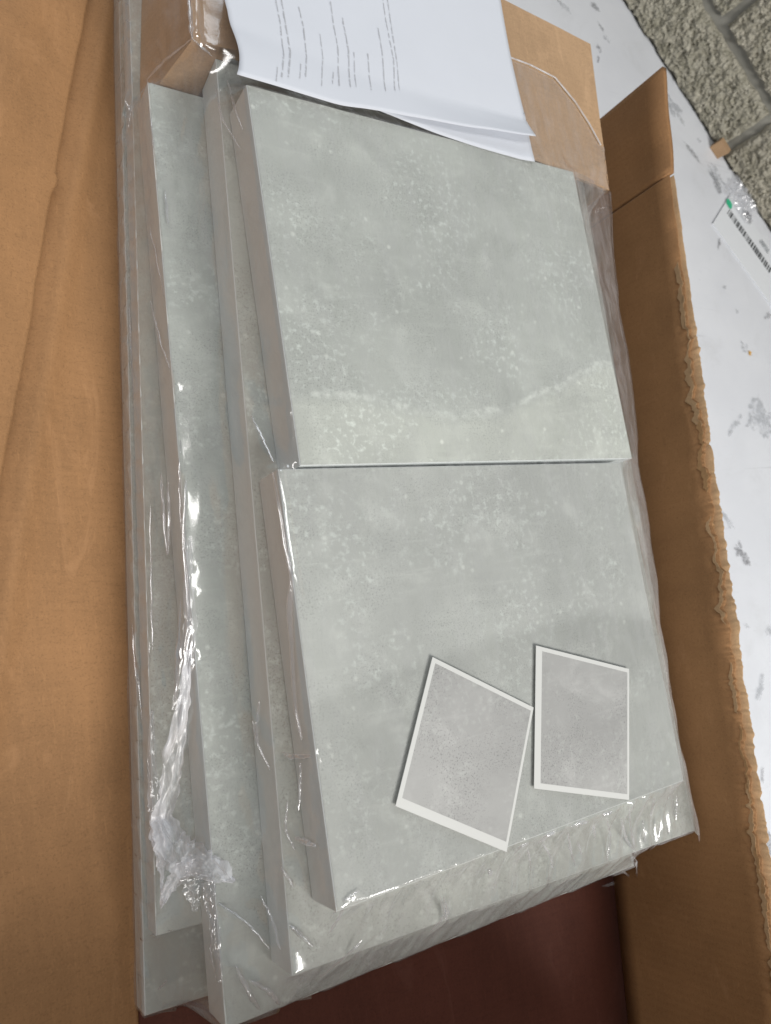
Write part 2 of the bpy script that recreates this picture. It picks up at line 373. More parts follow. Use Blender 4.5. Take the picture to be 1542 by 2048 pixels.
# skirts: left side leans out to the slim panel, front/back/right drop 28 mm
def skirt(line, low):
    lo = [bm.verts.new(p) for p in low]
    for i in range(len(line)-1): bm.faces.new((line[i], line[i+1], lo[i+1], lo[i]))
    return lo
left = [tg[j][0] for j in range(NV+1)]
skirt(left, [(v.co.x-.020, v.co.y+(.002 if j else -.0085), -.1035) for j, v in enumerate(left)])
front = tg[0]
skirt(front, [(v.co.x-(.020 if i < 2 else .0035 if i == 2 else 0), v.co.y+(-.0085 if i < 3 else .003), -.1035 if i < 3 else (-.0345 if i < 8 else v.co.z-.006)) for i, v in enumerate(front)])
right = [tg[j][NU] for j in range(NV+1)]
skirt(right, [(v.co.x, v.co.y, -.0345) for v in right])
skirt(tg[NV], [(v.co.x, v.co.y, -.0345) for v in tg[NV]])
filler = bobj('cardboard_filler', bm, M['kraft_pale'], None, False)
tag(filler, 'folded pale brown cardboard packing piece beneath the printed sheet', 'cardboard')

# ------------------------------------------------------------------ film height field over the pack
XS = np.arange(-.150, .436, .002); YS = np.arange(-.400, .506, .002)
GX, GY = np.meshgrid(XS, YS)
def sdf(r, X, Y):
    a, b = r.local(X, Y); qx = np.abs(a-r.wid/2)-r.wid/2; qy = np.abs(b-r.len/2)-r.len/2
    return np.hypot(np.maximum(qx, 0), np.maximum(qy, 0))+np.minimum(np.maximum(qx, qy), 0)
FILL = Rect(-.025-.117*.338, .117, .345, .50, .42, -.01, -.03)
def outline(X, Y):                        # distance to the pack's outline seen from above
    d = sdf(FILL, X, Y)
    for r in RECTS.values(): d = np.minimum(d, sdf(r, X, Y))
    return d
H = np.full(GX.shape, ZF)
for r in RECTS.values():                  # steep continuous flanks, so edges stay straight on the grid
    H = np.maximum(H, r.zt-np.maximum(sdf(r, GX, GY)-.0006, 0)*14)
H = np.maximum(H, filler_top(GX, GY))
L_ = (GX > -.058+.117*(GY-.338)) & (GY > .336) & (GX < 0)      # leaning left side of the filler
lean = -.032-(np.clip((-.025+.117*(GY-.338))-GX, 0, .03))/.020*.0715
H = np.where(L_, np.maximum(H, np.maximum(lean, -.104)), H)
SD = outline(GX, GY)
inside = SD < .0004
mask = SD < .0034
Hf = H.copy()
Z = Hf.copy()
for it in range(260):
    av = Z.copy(); av[1:-1, 1:-1] = (Z[1:-1, 2:]+Z[1:-1, :-2]+Z[2:, 1:-1]+Z[:-2, 1:-1])/4
    Z = np.where(inside, np.maximum(Hf, av), Hf)
def field(sx, sy, z, amp):
    out = np.zeros(GX.shape)
    # cheap vectorised value noise: sum of sines with random phase
    rr = random.Random(z)
    for _ in range(9):
        a = rr.uniform(.5, 1.5); b = rr.uniform(.5, 1.5); out += np.sin(GX*sx*a*rr.choice((-1, 1))+GY*sy*b+rr.uniform(0, 6.28))
    return amp*out/9*1.7
lift = np.clip((Z-Hf)/.006, 0, 1)
Z = Z+.0005+np.abs(field(90, 70, 1, .00025))+lift*np.abs(field(300, 22, 2, .0020)+field(120, 60, 5, .0012))
def hit(u, v):
    d = ray(u, v); p = CAM_C.copy(); t = (.03-CAM_C[2])/d[2]
    while True:
        p = CAM_C+d*t
        if p[2] < -.15: return p
        i = int((p[1]-YS[0])/.002); j = int((p[0]-XS[0])/.002)
        if 0 <= i < len(YS) and 0 <= j < len(XS) and p[2] <= Z[i, j]: return p
        t += .0015
def seg_dist(pts):
    D = np.full(GX.shape, 9.0)
    for (ax, ay), (bx, by) in zip(pts[:-1], pts[1:]):
        dx, dy = bx-ax, by-ay; q = np.clip(((GX-ax)*dx+(GY-ay)*dy)/(dx*dx+dy*dy+1e-12), 0, 1)
        D = np.minimum(D, np.hypot(GX-ax-q*dx, GY-ay-q*dy))
    return D
CREASES = [  # photo pixels, height mm, half width mm
    ([(545, 945), (557, 1010), (572, 1100), (583, 1150), (579, 1200), (582, 1300), (590, 1420), (603, 1480)], 4.5, 4.5),
    ([(565, 1505), (582, 1513), (622, 1512)], 3, 4), ([(600, 1525), (601, 1560), (598, 1620)], 2, 4), ([(590, 1675), (632, 1692)], 3, 5),
    ([(583, 1155), (625, 1250), (655, 1300), (682, 1345)], 1.2, 3), ([(560, 1730), (588, 1775)], 2.5, 4), ([(580, 1850), (625, 1892)], 3, 4),
    ([(372, 960), (366, 1080), (374, 1180), (376, 1250), (369, 1330)], 4, 4), ([(362, 1200), (355, 1320), (350, 1420)], 3, 4), ([(322, 950), (328, 1050), (335, 1110)], 2.5, 5),
    ([(300, 600), (322, 690), (352, 770)], 1.5, 3), ([(502, 830), (548, 925)], 2, 3), ([(378, -20), (380, 40), (384, 78)], 6, 4.5),
    ([(384, 78), (330, 120), (292, 160)], 2, 4), ([(384, 78), (424, 112)], 2, 4),
    ([(640, 1955), (700, 1905), (725, 1880)], 2, 3), ([(505, 1440), (512, 1480), (540, 1540)], 2, 3), ([(660, 1835), (690, 1800), (720, 1780)], 1.5, 3),
    ([(880, 1790), (890, 1830), (860, 1865)], 2, 3), ([(500, 1960), (540, 1985), (560, 2010)], 3, 5), ([(470, 1930), (500, 1990), (520, 2020)], 3, 5),
    ([(430, 170), (440, 230), (480, 300)], 1.5, 4), ([(1205, 300), (1212, 420), (1216, 500)], 3, 5), ([(1155, 350), (1190, 420), (1215, 560), (1225, 640)], 2, 5),
    ([(300, 1010), (302, 1180), (305, 1300)], 1.8, 4), ([(265, 1250), (275, 1400)], 2, 4), ([(520, 1790), (545, 1840), (560, 1900)], 2, 4), ([(430, 1800), (500, 1850), (540, 1900)], 1.5, 3),
    ([(660, 605), (690, 650), (730, 670)], .6, 2.5), ([(975, 700), (990, 640), (1010, 600)], .5, 2.5),
]
for px, hmm, wmm in CREASES:
    pts = [hit(*p)[:2] for p in px]; D = seg_dist(pts)
    wv = wmm*.001
    Z += hmm*.001*np.exp(-(D/wv)**2)*inside
# ripples of slack film over the lower end of the pack, strongest towards its right corner
lo = RECTS['lower']; a, b = lo.local(GX, GY)
win = np.clip((-b+.004)/.012, 0, 1)*np.clip((b+.062)/.02, 0, 1)*np.clip((a-.06)/.18, 0.04, 1)*np.clip((.36-a)/.03, 0, 1)
ph = a*2*np.pi/.0215+2.3*np.sin(a*37+1)+1.3*np.sin(a*71)+.5*np.sin(b*60+a*30)+a*b*110
Z += inside*win*(.0046+field(60, 60, 31, .0026))*(.5+.5*np.sin(ph))
# random small creases on the loose parts
rr = random.Random(11)
for _ in range(110):
    i, j = rr.randrange(20, len(YS)-60), rr.randrange(10, 130)
    if not inside[i, j]: continue
    x, y = XS[j], YS[i]; an = rr.gauss(1.62, .45); ln = rr.uniform(.008, .05); cv = rr.uniform(-.25, .25)
    pts = [(x+math.cos(an+cv*q)*ln*q, y+math.sin(an+cv*q)*ln*q) for q in (0, .5, 1)]
    sel = seg_dist(pts); Z += inside*lift*rr.uniform(.0008, .0026)*np.exp(-(sel/rr.uniform(.0012, .003))**2)
bl_ = Z.copy(); bl_[1:-1, 1:-1] = (4*Z[1:-1, 1:-1]+2*(Z[1:-1, 2:]+Z[1:-1, :-2]+Z[2:, 1:-1]+Z[:-2, 1:-1])+Z[2:, 2:]+Z[2:, :-2]+Z[:-2, 2:]+Z[:-2, :-2])/16
Z = np.where(inside & (Z > Hf+.0012), np.maximum(bl_, Hf+.0005), Z)
# the open mouth of the bag lies in an arc across the filler
ARC = [tuple(onz(*p, -.003)[:2]) for p in [(1015, 110), (1060, 128), (1110, 155), (1150, 205), (1178, 250), (1200, 292)]]
ax = np.array([p[0] for p in ARC]); ay = np.array([p[1] for p in ARC])
o_ = np.argsort(ax); ycut = np.interp(GX, ax[o_], ay[o_], left=.42, right=ay[o_][-1])
film_on = mask & ~((GX > .05) & (GY > ycut))
# vertices of the outermost ring are pulled onto the outline, then a skirt drops to the carton floor
PX, PY = GX.copy(), GY.copy(); ring = mask & ~inside
for _ in range(4):
    e = 1e-4; d0 = outline(PX, PY); gx = (outline(PX+e, PY)-d0)/e; gy = (outline(PX, PY+e)-d0)/e
    PX = np.where(ring, PX-(d0-.0012)*gx, PX); PY = np.where(ring, PY-(d0-.0012)*gy, PY)
ZR = Z.copy()
for _ in range(3):                        # ring height follows the nearest inside vertex
    acc = np.full(Z.shape, -9.0)
    for sy in (-1, 0, 1):
        for sx in (-1, 0, 1): acc = np.maximum(acc, np.where(np.roll(inside, (sy, sx), (0, 1)), np.roll(Z, (sy, sx), (0, 1)), -9))
    ZR = np.where(ring & (acc > -8), acc-.0008, ZR)
ring_ok = ring & (acc > -8)
film_on &= inside | ring_ok
ids = -np.ones(GX.shape, int); ids[film_on] = np.arange(film_on.sum())
V = np.stack([PX[film_on], PY[film_on], ZR[film_on]], -1)
q = [ids[:-1, :-1], ids[:-1, 1:], ids[1:, 1:], ids[1:, :-1]]
ok = (q[0] >= 0) & (q[1] >= 0) & (q[2] >= 0) & (q[3] >= 0)
F = np.stack([x[ok] for x in q], -1)
isring = ring_ok[film_on]
cnt = {}
for f in F.tolist():
    for k in range(4):
        e = (f[k], f[(k+1) % 4]); cnt[e] = cnt.get(e, 0)+1
V = V.tolist(); F = F.tolist(); low = {}
def lowv(i):
    if i not in low:
        x, y, z = V[i]; ids_ = []
        for k in range(1, 6):
            zz = z+(ZF+.0015-z)*k/5; w_ = .0010*ns(x*70+k, y*40, 4)
            ids_.append(len(V)); V.append([x+w_, y+w_*.5, zz])
        low[i] = [i]+ids_
    return low[i]
for (a_, b_) in [e for e in cnt if (e[1], e[0]) not in cnt]:
    if isring[a_] and isring[b_]:
        A, B = lowv(a_), lowv(b_)
        for k in range(5): F.append([B[k], A[k], A[k+1], B[k+1]])
wrap = empty('shrink_wrap', (.13, 0, ZF)); tag(wrap, 'clear wrinkled shrink film wrapped round the whole panel stack', 'plastic film')
fo = obj('film_sheet', V, F, M['film'], None, True); keep(fo, wrap)

def ribbon(name, path, wid, mat, seed, crumple=.006, n=60, m=9, z_up=.004, parent=wrap):
    # crumpled band of film along a path of photo pixels resting on the film
    P3 = [hit(*p) for p in path]; P3 = np.array(P3); P3[:, 2] += z_up
    tt = np.linspace(0, len(path)-1, n); C = np.stack([np.interp(tt, range(len(path)), P3[:, k]) for k in range(3)], -1)
    wv = np.interp(tt, range(len(path)), wid)
    T = np.gradient(C, axis=0); T /= np.linalg.norm(T, axis=1)[:, None]+1e-9
    S = np.stack([T[:, 1], -T[:, 0], np.zeros(n)], -1); S /= np.linalg.norm(S, axis=1)[:, None]+1e-9
    G_ = np.zeros((n, m, 3))
    for i in range(n):
        for j in range(m):
            s = (j/(m-1)-.5)
            edge = abs(s)*2
            w_ = wv[i]*(1+.35*edge*ns(i*.45, seed*3.3+(s > 0)*9, 1))
            p = C[i]+S[i]*w_*s
            d = crumple*(ns(i*.07, j*.85, seed)+.30*ns(i*.2, j*1.6, seed+5))
            p = p+np.array([d*.4, d*.3, abs(d)*.9+.0004])
            G_[i, j] = p
    o = grid(name, G_, mat, parent); sm = o.modifiers.new('smooth', 'SUBSURF'); sm.levels = sm.render_levels = 1; return o
mm = .001
ribbon('torn_film', [(376, 1075), (371, 1160), (378, 1240), (368, 1330), (352, 1420)], [4*mm, 7*mm, 9*mm, 10*mm, 12*mm], M['crumple'], 1, .004)
ribbon('torn_film', [(372, 1300), (362, 1400), (346, 1500), (328, 1590), (315, 1660), (325, 1700)], [5*mm, 9*mm, 14*mm, 17*mm, 14*mm, 10*mm], M['milky'], 2, .008)
ribbon('torn_film', [(312, 1630), (335, 1690), (365, 1710), (400, 1725), (432, 1742), (462, 1760)], [14*mm, 22*mm, 24*mm, 18*mm, 14*mm, 2*mm], M['milky'], 3, .010, m=13)
ribbon('torn_film', [(378, 1715), (352, 1745), (330, 1780), (318, 1812)], [12*mm, 12*mm, 8*mm, 1*mm], M['milky'], 4, .006)
ribbon('torn_film', [(312, 1660), (318, 1730), (320, 1800)], [8*mm, 5*mm, 1*mm], M['milky'], 5, .004)
ribbon('torn_film', [(300, 1420), (300, 1520), (306, 1600), (312, 1650)], [2*mm, 6*mm, 9*mm, 12*mm], M['crumple'], 6, .005)
ribbon('torn_film', [(412, 1760), (418, 1820), (428, 1880), (436, 1960)], [10*mm, 7*mm, 6*mm, 3*mm], M['crumple'], 7, .004)
ribbon('torn_film', [(392, 1705), (380, 1760), (385, 1820)], [12*mm, 14*mm, 4*mm], M['crumple'], 8, .005)
ribbon('torn_film', [(1216, 395), (1213, 440), (1217, 490), (1219, 520)], [4*mm, 8*mm, 7*mm, 2*mm], M['milky'], 9, .006)
ribbon('torn_film', [(1262, 1720), (1268, 1750), (1258, 1785)], [5*mm, 9*mm, 12*mm], M['crumple'], 10, .006)

SIL = [(1222, 385), (1222, 450), (1230, 528), (1241, 618), (1253, 684), (1267, 782), (1273, 860), (1277, 930), (1286, 977), (1300, 1055), (1316, 1192), (1325, 1260), (1338, 1360), (1354, 1448), (1371, 1545), (1385, 1624), (1392, 1667)]
so = np.array([onz(*p, -.014) for p in SIL]); tt = np.linspace(0, len(SIL)-1, 150)
so = np.stack([np.interp(tt, range(len(SIL)), so[:, k]) for k in range(3)], -1)
wd = RECTS['wide']
P = np.zeros((150, 11, 3))
for i, p in enumerate(so):
    y = p[1]; xi = .3355 if y > 0 else .3355-.0155+.005*y
    if y < -.2785: xi -= .0
    foot = np.array([wd.bl[0]+wd.ex[0]*wd.wid+wd.k*(y-(wd.bl[1]+wd.ex[1]*wd.wid))+.0014, y, -.040])
    for j in range(11):
        f_ = j/10
        if f_ < .6: g = f_/.6; q_ = np.array([xi, y, .0012])*(1-g)+p*g; q_[2] += .004*math.sin(g*math.pi)*(.4+ns(y*30, 3))
        else: g = (f_-.6)/.4; q_ = p*(1-g)+foot*g
        wv = (0 if j in (0, 10) else 1)*.0016*(ns(y*22, j*.3, 12)+.25*ns(y*60, j*.4, 14))
        P[i, j] = q_+np.array([wv, 0, wv])
o = grid('slack_film', P, M['side_film'], wrap)

def tube(name, pts, r, mat, parent, seg=6):
    bm = bmesh.new(); rings = []
    pts = [Vector(p) for p in pts]
    for i, p in enumerate(pts):
        t = (pts[min(i+1, len(pts)-1)]-pts[max(i-1, 0)]).normalized(); a = t.cross(Vector((0, 0, 1))).normalized(); b = a.cross(t)
        rings.append([bm.verts.new(p+(a*math.cos(k*2*math.pi/seg)+b*math.sin(k*2*math.pi/seg))*r) for k in range(seg)])
    for A, B in zip(rings, rings[1:]):
        for k in range(seg): bm.faces.new((A[k], A[(k+1) % seg], B[(k+1) % seg], B[k]))
    o = bobj(name, bm, mat, None, True); keep(o, parent); return o
def fold(px, r, seed, lift_=.0):
    # a pleat of film: a slim tapering tube added to catch a highlight
    P3 = np.array([hit(*p) for p in px]); n = max(14, 7*len(px)); tt = np.linspace(0, len(px)-1, n)
    C = np.stack([np.interp(tt, range(len(px)), P3[:, k]) for k in range(3)], -1)
    for _ in range(3): C[1:-1] = (C[:-2]+2*C[1:-1]+C[2:])/4
    bm = bmesh.new(); rings = []
    for i in range(n):
        f_ = i/(n-1); rad = r*(.25+.75*math.sin(math.pi*min(1, max(0, f_)))**.6)*(1+.45*ns(f_*6, seed, 2))
        t = Vector(C[min(i+1, n-1)]-C[max(i-1, 0)]).normalized(); a_ = t.cross(Vector((0, 0, 1))).normalized(); b_ = a_.cross(t)
        c_ = Vector(C[i])+Vector((.0009*ns(f_*9, seed, 5), .0009*ns(f_*9, seed, 7), rad*.35+lift_))
        rings.append([bm.verts.new(c_+(a_*math.cos(k*math.pi/4)*1.5+b_*math.sin(k*math.pi/4))*rad) for k in range(8)])
    for A, B in zip(rings, rings[1:]):
        for k in range(8): bm.faces.new((A[k], A[(k+1) % 8], B[(k+1) % 8], B[k]))
    o = bobj('glint_fold', bm, M['fold'], None, True); keep(o, wrap)
for k, (px, hmm, wmm) in enumerate(CREASES):
    if hmm >= 1.3: fold(px, min(.0013, hmm*.00036), k*3.7)
def z7(*p): return [(750+x/2.203, 1250+y/2.203) for x, y in p]
RIP = [((612, 1010), (640, 975), (675, 962)), ((672, 985), (682, 1040), (684, 1085)), ((718, 965), (757, 925), (795, 912)), ((738, 960), (772, 1020), (785, 1080)),
       ((865, 892), (900, 870), (940, 868)), ((850, 912), (860, 990), (882, 1065)), ((893, 955), (910, 1012)), ((962, 880), (968, 940)), ((1020, 850), (1038, 935), (1022, 1040)),
       ((1082, 850), (1108, 950), (1150, 1005)), ((1118, 795), (1125, 900), (1148, 995)), ((1178, 860), (1190, 960), (1172, 1012)), ((1230, 762), (1214, 840)),
       ((1262, 870), (1240, 960), (1190, 1005)), ((1300, 860), (1290, 930), (1272, 990)), ((1330, 752), (1324, 862)), ((1000, 836), (1045, 824)), ((500, 1075), (510, 1100)), ((300, 1200), (318, 1260), (310, 1300)),
       ((1090, 1085), (1125, 1110), (1100, 1170)), ((1000, 1150), (1080, 1135), (1150, 1130))]
for k, p in enumerate(RIP): fold(z7(*p), .0006+.0006*RND.random(), 90+k)
LONG = [[(322, 945), (326, 1000), (330, 1060), (333, 1110)], [(335, 960), (338, 1040), (336, 1110)], [(362, 880), (358, 960), (362, 1060)], [(300, 455), (330, 600), (345, 700)],
        [(298, 1250), (300, 1320), (296, 1390)], [(268, 1280), (276, 1360), (284, 1440)], [(520, 1400), (512, 1450), (516, 1490)], [(258, 610), (262, 700), (268, 800)], [(250, 200), (262, 225), (256, 260)],
        [(295, 160), (300, 220), (308, 300)], [(330, 380), (336, 450)], [(455, 160), (470, 220), (485, 260)], [(430, 1830), (420, 1900), (432, 1960)], [(300, 1870), (345, 1860)], [(316, 1980), (335, 1960)],
        [(690, 1810), (675, 1840), (655, 1870)], [(575, 1600), (570, 1660), (590, 1700)], [(1212, 420), (1216, 480), (1219, 520)]]
for k, p in enumerate(LONG): fold(p, .0005+.0004*RND.random(), 150+k)
arc3 = [(x, y, float(np.interp(x, [-.03, .045, .388], [-.033, -.012, -.004]))+.0022) for x, y in ARC]
tube('film_hem', arc3, .0007, M['milky'], wrap)

# ------------------------------------------------------------------ stickers on the lower panel
def sticker(px, border, label):
    C = np.array([onz(*p, .0012)[:2] for p in px]); c = C.mean(0)
    e = empty('square_sticker', (c[0], c[1], .001)); tag(e, label, 'sticker', 'square stickers on the lower panel')
    Cin = []
    for i in range(4):                       # inset by different border widths per side
        p, a, b = C[i], C[i-1], C[(i+1) % 4]
        u = (b-p)/np.linalg.norm(b-p); w_ = (a-p)/np.linalg.norm(a-p)
        Cin.append(p+w_*border[i]*1.0+u*border[i-1])
    zt = .00135
    vs = [(x, y, zt) for x, y in C]+[(x, y, zt) for x, y in Cin]+[(x, y, zt-.0006) for x, y in C]
    fs = [(i, (i+1) % 4, 4+(i+1) % 4, 4+i) for i in range(4)]+[(8+i, 8+(i+1) % 4, (i+1) % 4, i) for i in range(4)]
    keep(obj('border', vs, fs, M['white']), e)
    keep(obj('face', [(x, y, zt-.0001) for x, y in Cin], [(3, 2, 1, 0)], M['stk']), e)
sticker([(865, 1314), (1067, 1415), (1013, 1704), (791, 1612)], [.0032, .0022, .0062, .0034], 'grey square sticker with thick lower white border, turned well askew')
sticker([(1072, 1291), (1258, 1338), (1258, 1600), (1068, 1577)], [.0032, .0022, .0042, .0062], 'grey square sticker whose widest white border faces the other sticker')

# ------------------------------------------------------------------ printed sheets
X0, X1, Y0 = -.014, .2775, .2848
def sheet_z(x, y):
    base = float(np.interp(x, [-.03, .045, .388], [-.009, -.0065, -.0005]))
    ft = .338-.143*(x+.025)
    b = max(0, min(1, (ft-y)/.05))                # overhanging part rises onto the panel end
    z = base*(1-b)+b*(-.0004)
    z += .0030*math.sin((y-.28)*34+.6)*math.exp(-((x-.02)/.08)**2)+.0022*max(0, ns(x*11, y*9, 3))+.0012
    return z+.0028
def sheet_xy(u, v):
    x = X0+(X1-X0)*u; y = Y0+.012*(u-.5)*-.4+.207*v
    x += (.006*math.sin(v*11+.9)*max(0, 1-u*3))+.004*math.sin(v*7+.5)*max(0, u-.7)*2*(1-v)
    x += .014*min(1, v/.3)*max(0, 1-u*2.2)
    if v < .25: y += .0015*ns(u*6, 2, 1)
    return x, y
def sheet(name, nu, nv, f, mat):
    P = np.array([[f(i/nu, j/nv) for i in range(nu+1)] for j in range(nv+1)])
    return grid(name, P, mat, None, True, .0003)
def f_main(u, v):
    x, y = sheet_xy(u, v); z = sheet_z(x, y)
    lift_ = max(0, 1-v/.16)*max(0, (u-.30)/.7)       # lower right lifts off the sheet below
    return (x, y+.020*max(0, (u-.32)/.68)*max(0, 1-v/.3), z+.008*lift_+.0016*max(0, min(1, (u-.28)/.1)))
main = sheet('printed_sheet', 60, 44, f_main, M['paper'])
tag(main, 'white printed instruction sheet lying on the cardboard packing piece', 'paper', 'white sheets')
def f_low(u, v):
    x = .088+(X1+.002-.088)*u; y = .2820+.001*(1-u)+(.05)*v
    y += .012*(1-u)**2*(1-v)
    z = sheet_z(x, y)-.0002+.002*max(0, u-.93)/.07
    return (x, y, z)
low = sheet('printed_sheet', 36, 10, f_low, M['paper'])
tag(low, 'second white sheet showing below the printed sheet along the panel end', 'paper', 'white sheets')
# print: rows of small strokes running along the sheet
def print_rows(parent, rows, f, name='printed_text', h=.0014):
    rr = random.Random(4); vs = []; fs = []
    def inv(x, y):                              # u, v of a plan position by fixed point
        u, v = (x-X0)/(X1-X0), (y-Y0)/.207
        for _ in range(6):
            p = f(u, v); u += (x-p[0])/(X1-X0); v += (y-p[1])/.207
        return u, v
    for (px, h_) in rows:
        pts = [onz(*p, .0) for p in px]
        L = [0]
        for a, b in zip(pts, pts[1:]): L.append(L[-1]+np.linalg.norm((b-a)[:2]))
        s = 0
        while s < L[-1]:
            word = rr.uniform(.004, .013); e = min(s+word, L[-1])
            while s < e:
                w_ = rr.uniform(.0005, .0011); hh = h_*rr.uniform(.5, 1.0)
                x = np.interp(s, L, [p[0] for p in pts]); y = np.interp(s, L, [p[1] for p in pts])
                x2 = np.interp(s+.001, L, [p[0] for p in pts]); y2 = np.interp(s+.001, L, [p[1] for p in pts])
                d = np.array([x2-x, y2-y]); d /= np.linalg.norm(d)+1e-9
                if np.linalg.norm(d) < .5: break
                n_ = np.array([d[1], -d[0]]); q = []
                for aa, bb in ((0, 0), (w_, 0), (w_, hh), (0, hh)):
                    X, Y = np.array([x, y])+d*aa+n_*bb
                    u, v = inv(X, Y)
                    q.append((X, Y, f(u, v)[2]+.0004))
                fs.append([len(vs)+k for k in range(4)]); vs += q
                s += w_+rr.uniform(.0003, .0006)
            s = e+rr.uniform(.0014, .0030)
    keep(obj(name, vs, fs, M['ink']), parent)
def z5(*p): return [(480+x/2.57, y/2.57) for x, y in p]
rows = [(z5((195, -40), (215, 100), (225, 290), (205, 420)), .0015), (z5((225, -40), (245, 130), (262, 270), (240, 420)), .0017),
        (z5((315, 20), (335, 130), (345, 290), (330, 420)), .0015), (z5((418, 170), (430, 300), (412, 455)), .0013),
        (z5((470, -40), (485, 100), (508, 260), (505, 450)), .0015), (z5((532, 90), (560, 260), (560, 465)), .0017),
        (z5((585, 275), (588, 460)), .0012), (z5((655, 285), (665, 480)), .0015), (z5((710, 150), (728, 280), (738, 480)), .0015),
        (z5((728, -40), (752, 120), (785, 320), (788, 480)), .0014), (z5((752, -40), (775, 120), (800, 320), (812, 480)), .0013),
        (z5((185, 365), (175, 440)), .0013), (z5((310, 340), (298, 430)), .0013), (z5((480, 380), (470, 440)), .0012)]
print_rows(main, rows, f_main)
def f_low2(u, v): x, y = X0+(X1-X0)*u, Y0+.207*v; return (x, y, sheet_z(x, y)+.0012)
print_rows(low, [(z5((735, 525), (742, 535)), .0015), (z5((815, 520), (820, 555)), .0015), (z5((840, 525), (846, 562)), .0015), (z5((862, 525), (868, 572)), .0015), (z5((932, 530), (934, 560), (922, 610)), .0013)], f_low2)

# ------------------------------------------------------------------ the opened carton
carton = empty('cardboard_carton', (.13, -.05, ZT)); tag(carton, 'open brown cardboard carton with a torn side wall under the grey panels', 'carton')
KW = .128
def wx(y): return .361+KW*(y+.421)          # inner face of the right wall at the floor
def slab(name, P, t, mat):                  # grid with thickness downwards / outwards
    o = grid(name, P, mat, carton, True, t); return o
# floor, two boards meeting in a seam that runs along the box
def hinge(y): return -.0835+.078*y
def fl(y0, y1, s0, s1, n=24):
    P = []
    for j in range(n+1):
        y = y0+(y1-y0)*j/n; a, b = hinge(y), wx(y)+.002
        P.append([(a+(b-a)*(s0+(s1-s0)*i/10), y, ZF-.0006+.0005*ns(i*.7, j*.5)) for i in range(11)])
    return np.array(P)
slab('floor_panel', fl(-.66, .50, 0, 1), .012, M['kraft_shade'])
# right wall: inner liner, fluting and outer liner, all with ragged top edges
def rag(y, s, amp): return amp*(.6*ns(y*22, s, 0)+.5*ns(y*65, s, 3)+.30*ns(y*190, s, 7)+.18*ns(y*420, s, 9))
def torn(y): return float(np.interp(y, [-.7, .10, .16, .30], [1, 1, .35, .12]))     # tears fade out towards the far end
NWY = 760
ys = np.linspace(-.70, .293, NWY)
def wallgrid(off, top, lean=.0, nz=9):
    P = []
    for j in range(nz+1):
        row = []
        for y in ys:
            zt = top(y); z = ZF+(zt-ZF)*(j/nz)
            bow = .0022*math.sin((z-ZF)*18)*math.sin(y*9)+.0012*ns(y*5, z*8, 2)
            row.append((wx(y)+off+bow+lean*max(0, z-ZF)+(.0014*ns(y*45, j, off*900) if j == nz else 0), y, z))
        P.append(row)
    return np.array(P)
side = slab('side_wall', wallgrid(0, lambda y: .0225+torn(y)*(-.003+rag(y, 1, .008))), -.0008, M['kraft'])
def sub(name, P, t, mat):
    o = grid(name, P, mat, None, True, t); o.parent = side; return o
P = wallgrid(.0030, lambda y: .0165+torn(y)*(-.003+rag(y, 5, .006)))
P[:, :, 0] += .0016*np.sin(ys*2*np.pi/.0065)[None, :]
sub('fluting', P, -.0006, M['core'])
sub('outer_liner', wallgrid(.0058, lambda y: .0235+torn(y)*rag(y, 9, .0055)), -.0007, M['kraft_torn'])
# curled flakes of torn liner along the top edge
rr = random.Random(21)
for k in range(20):
    y = rr.uniform(-.47, .17); ln = rr.uniform(.018, .075); hh = rr.uniform(.002, .007); n = int(ln/.0018)+4; sd = rr.random()*50
    P = np.zeros((5, n+1, 3))
    for i in range(n+1):
        yy = y+ln*i/n; e = min(1, min(i, n-i)/3)
        top = .0205+torn(yy)*(-.003+rag(yy, 1, .008))+.0018*ns(yy*130, sd)
        bot_ = top-hh*e*(.45+.9*abs(ns(yy*45, sd, 2))+.35*ns(yy*210, sd, 4))-.0005
        for j in range(5):
            f_ = j/4; P[j, i] = (wx(yy)-.0009-.0008*(1-f_)*max(0, ns(yy*50, sd, 6))+.0022*math.sin((bot_+(top-bot_)*f_-ZF)*18)*math.sin(yy*9), yy, bot_+(top-bot_)*f_)
    o = grid('torn_flake', P, M['kraft_torn'] if rr.random() < .8 else M['core'], None, False, .0003)
    o.parent = side
# end flap beyond the vertical score line
P = []
for j in range(9):
    row = []
    for i in range(20):
        y = .2965+(.412-.2965)*i/19; zt = .0235+.010*(i/19); z = ZF+(zt-ZF)*j/8
        row.append((wx(y)+.0012*math.sin(i*.4)+.0006-.004*(i/19)**2, y, z))
    P.append(row)
slab('end_flap', np.array(P), -.006, M['kraft'])
# unseen near end wall, added wide and tall to shade floor and flap
P = []
for j in range(17):
    P.append([(-.46+(wx(-.6)+.46)*i/20, -.440-.142*(i/20)-.02*(j/16)**2, ZF+.003+.42*j/16) for i in range(21)])
slab('shade_end_wall', np.array(P), .006, M['kraft'])
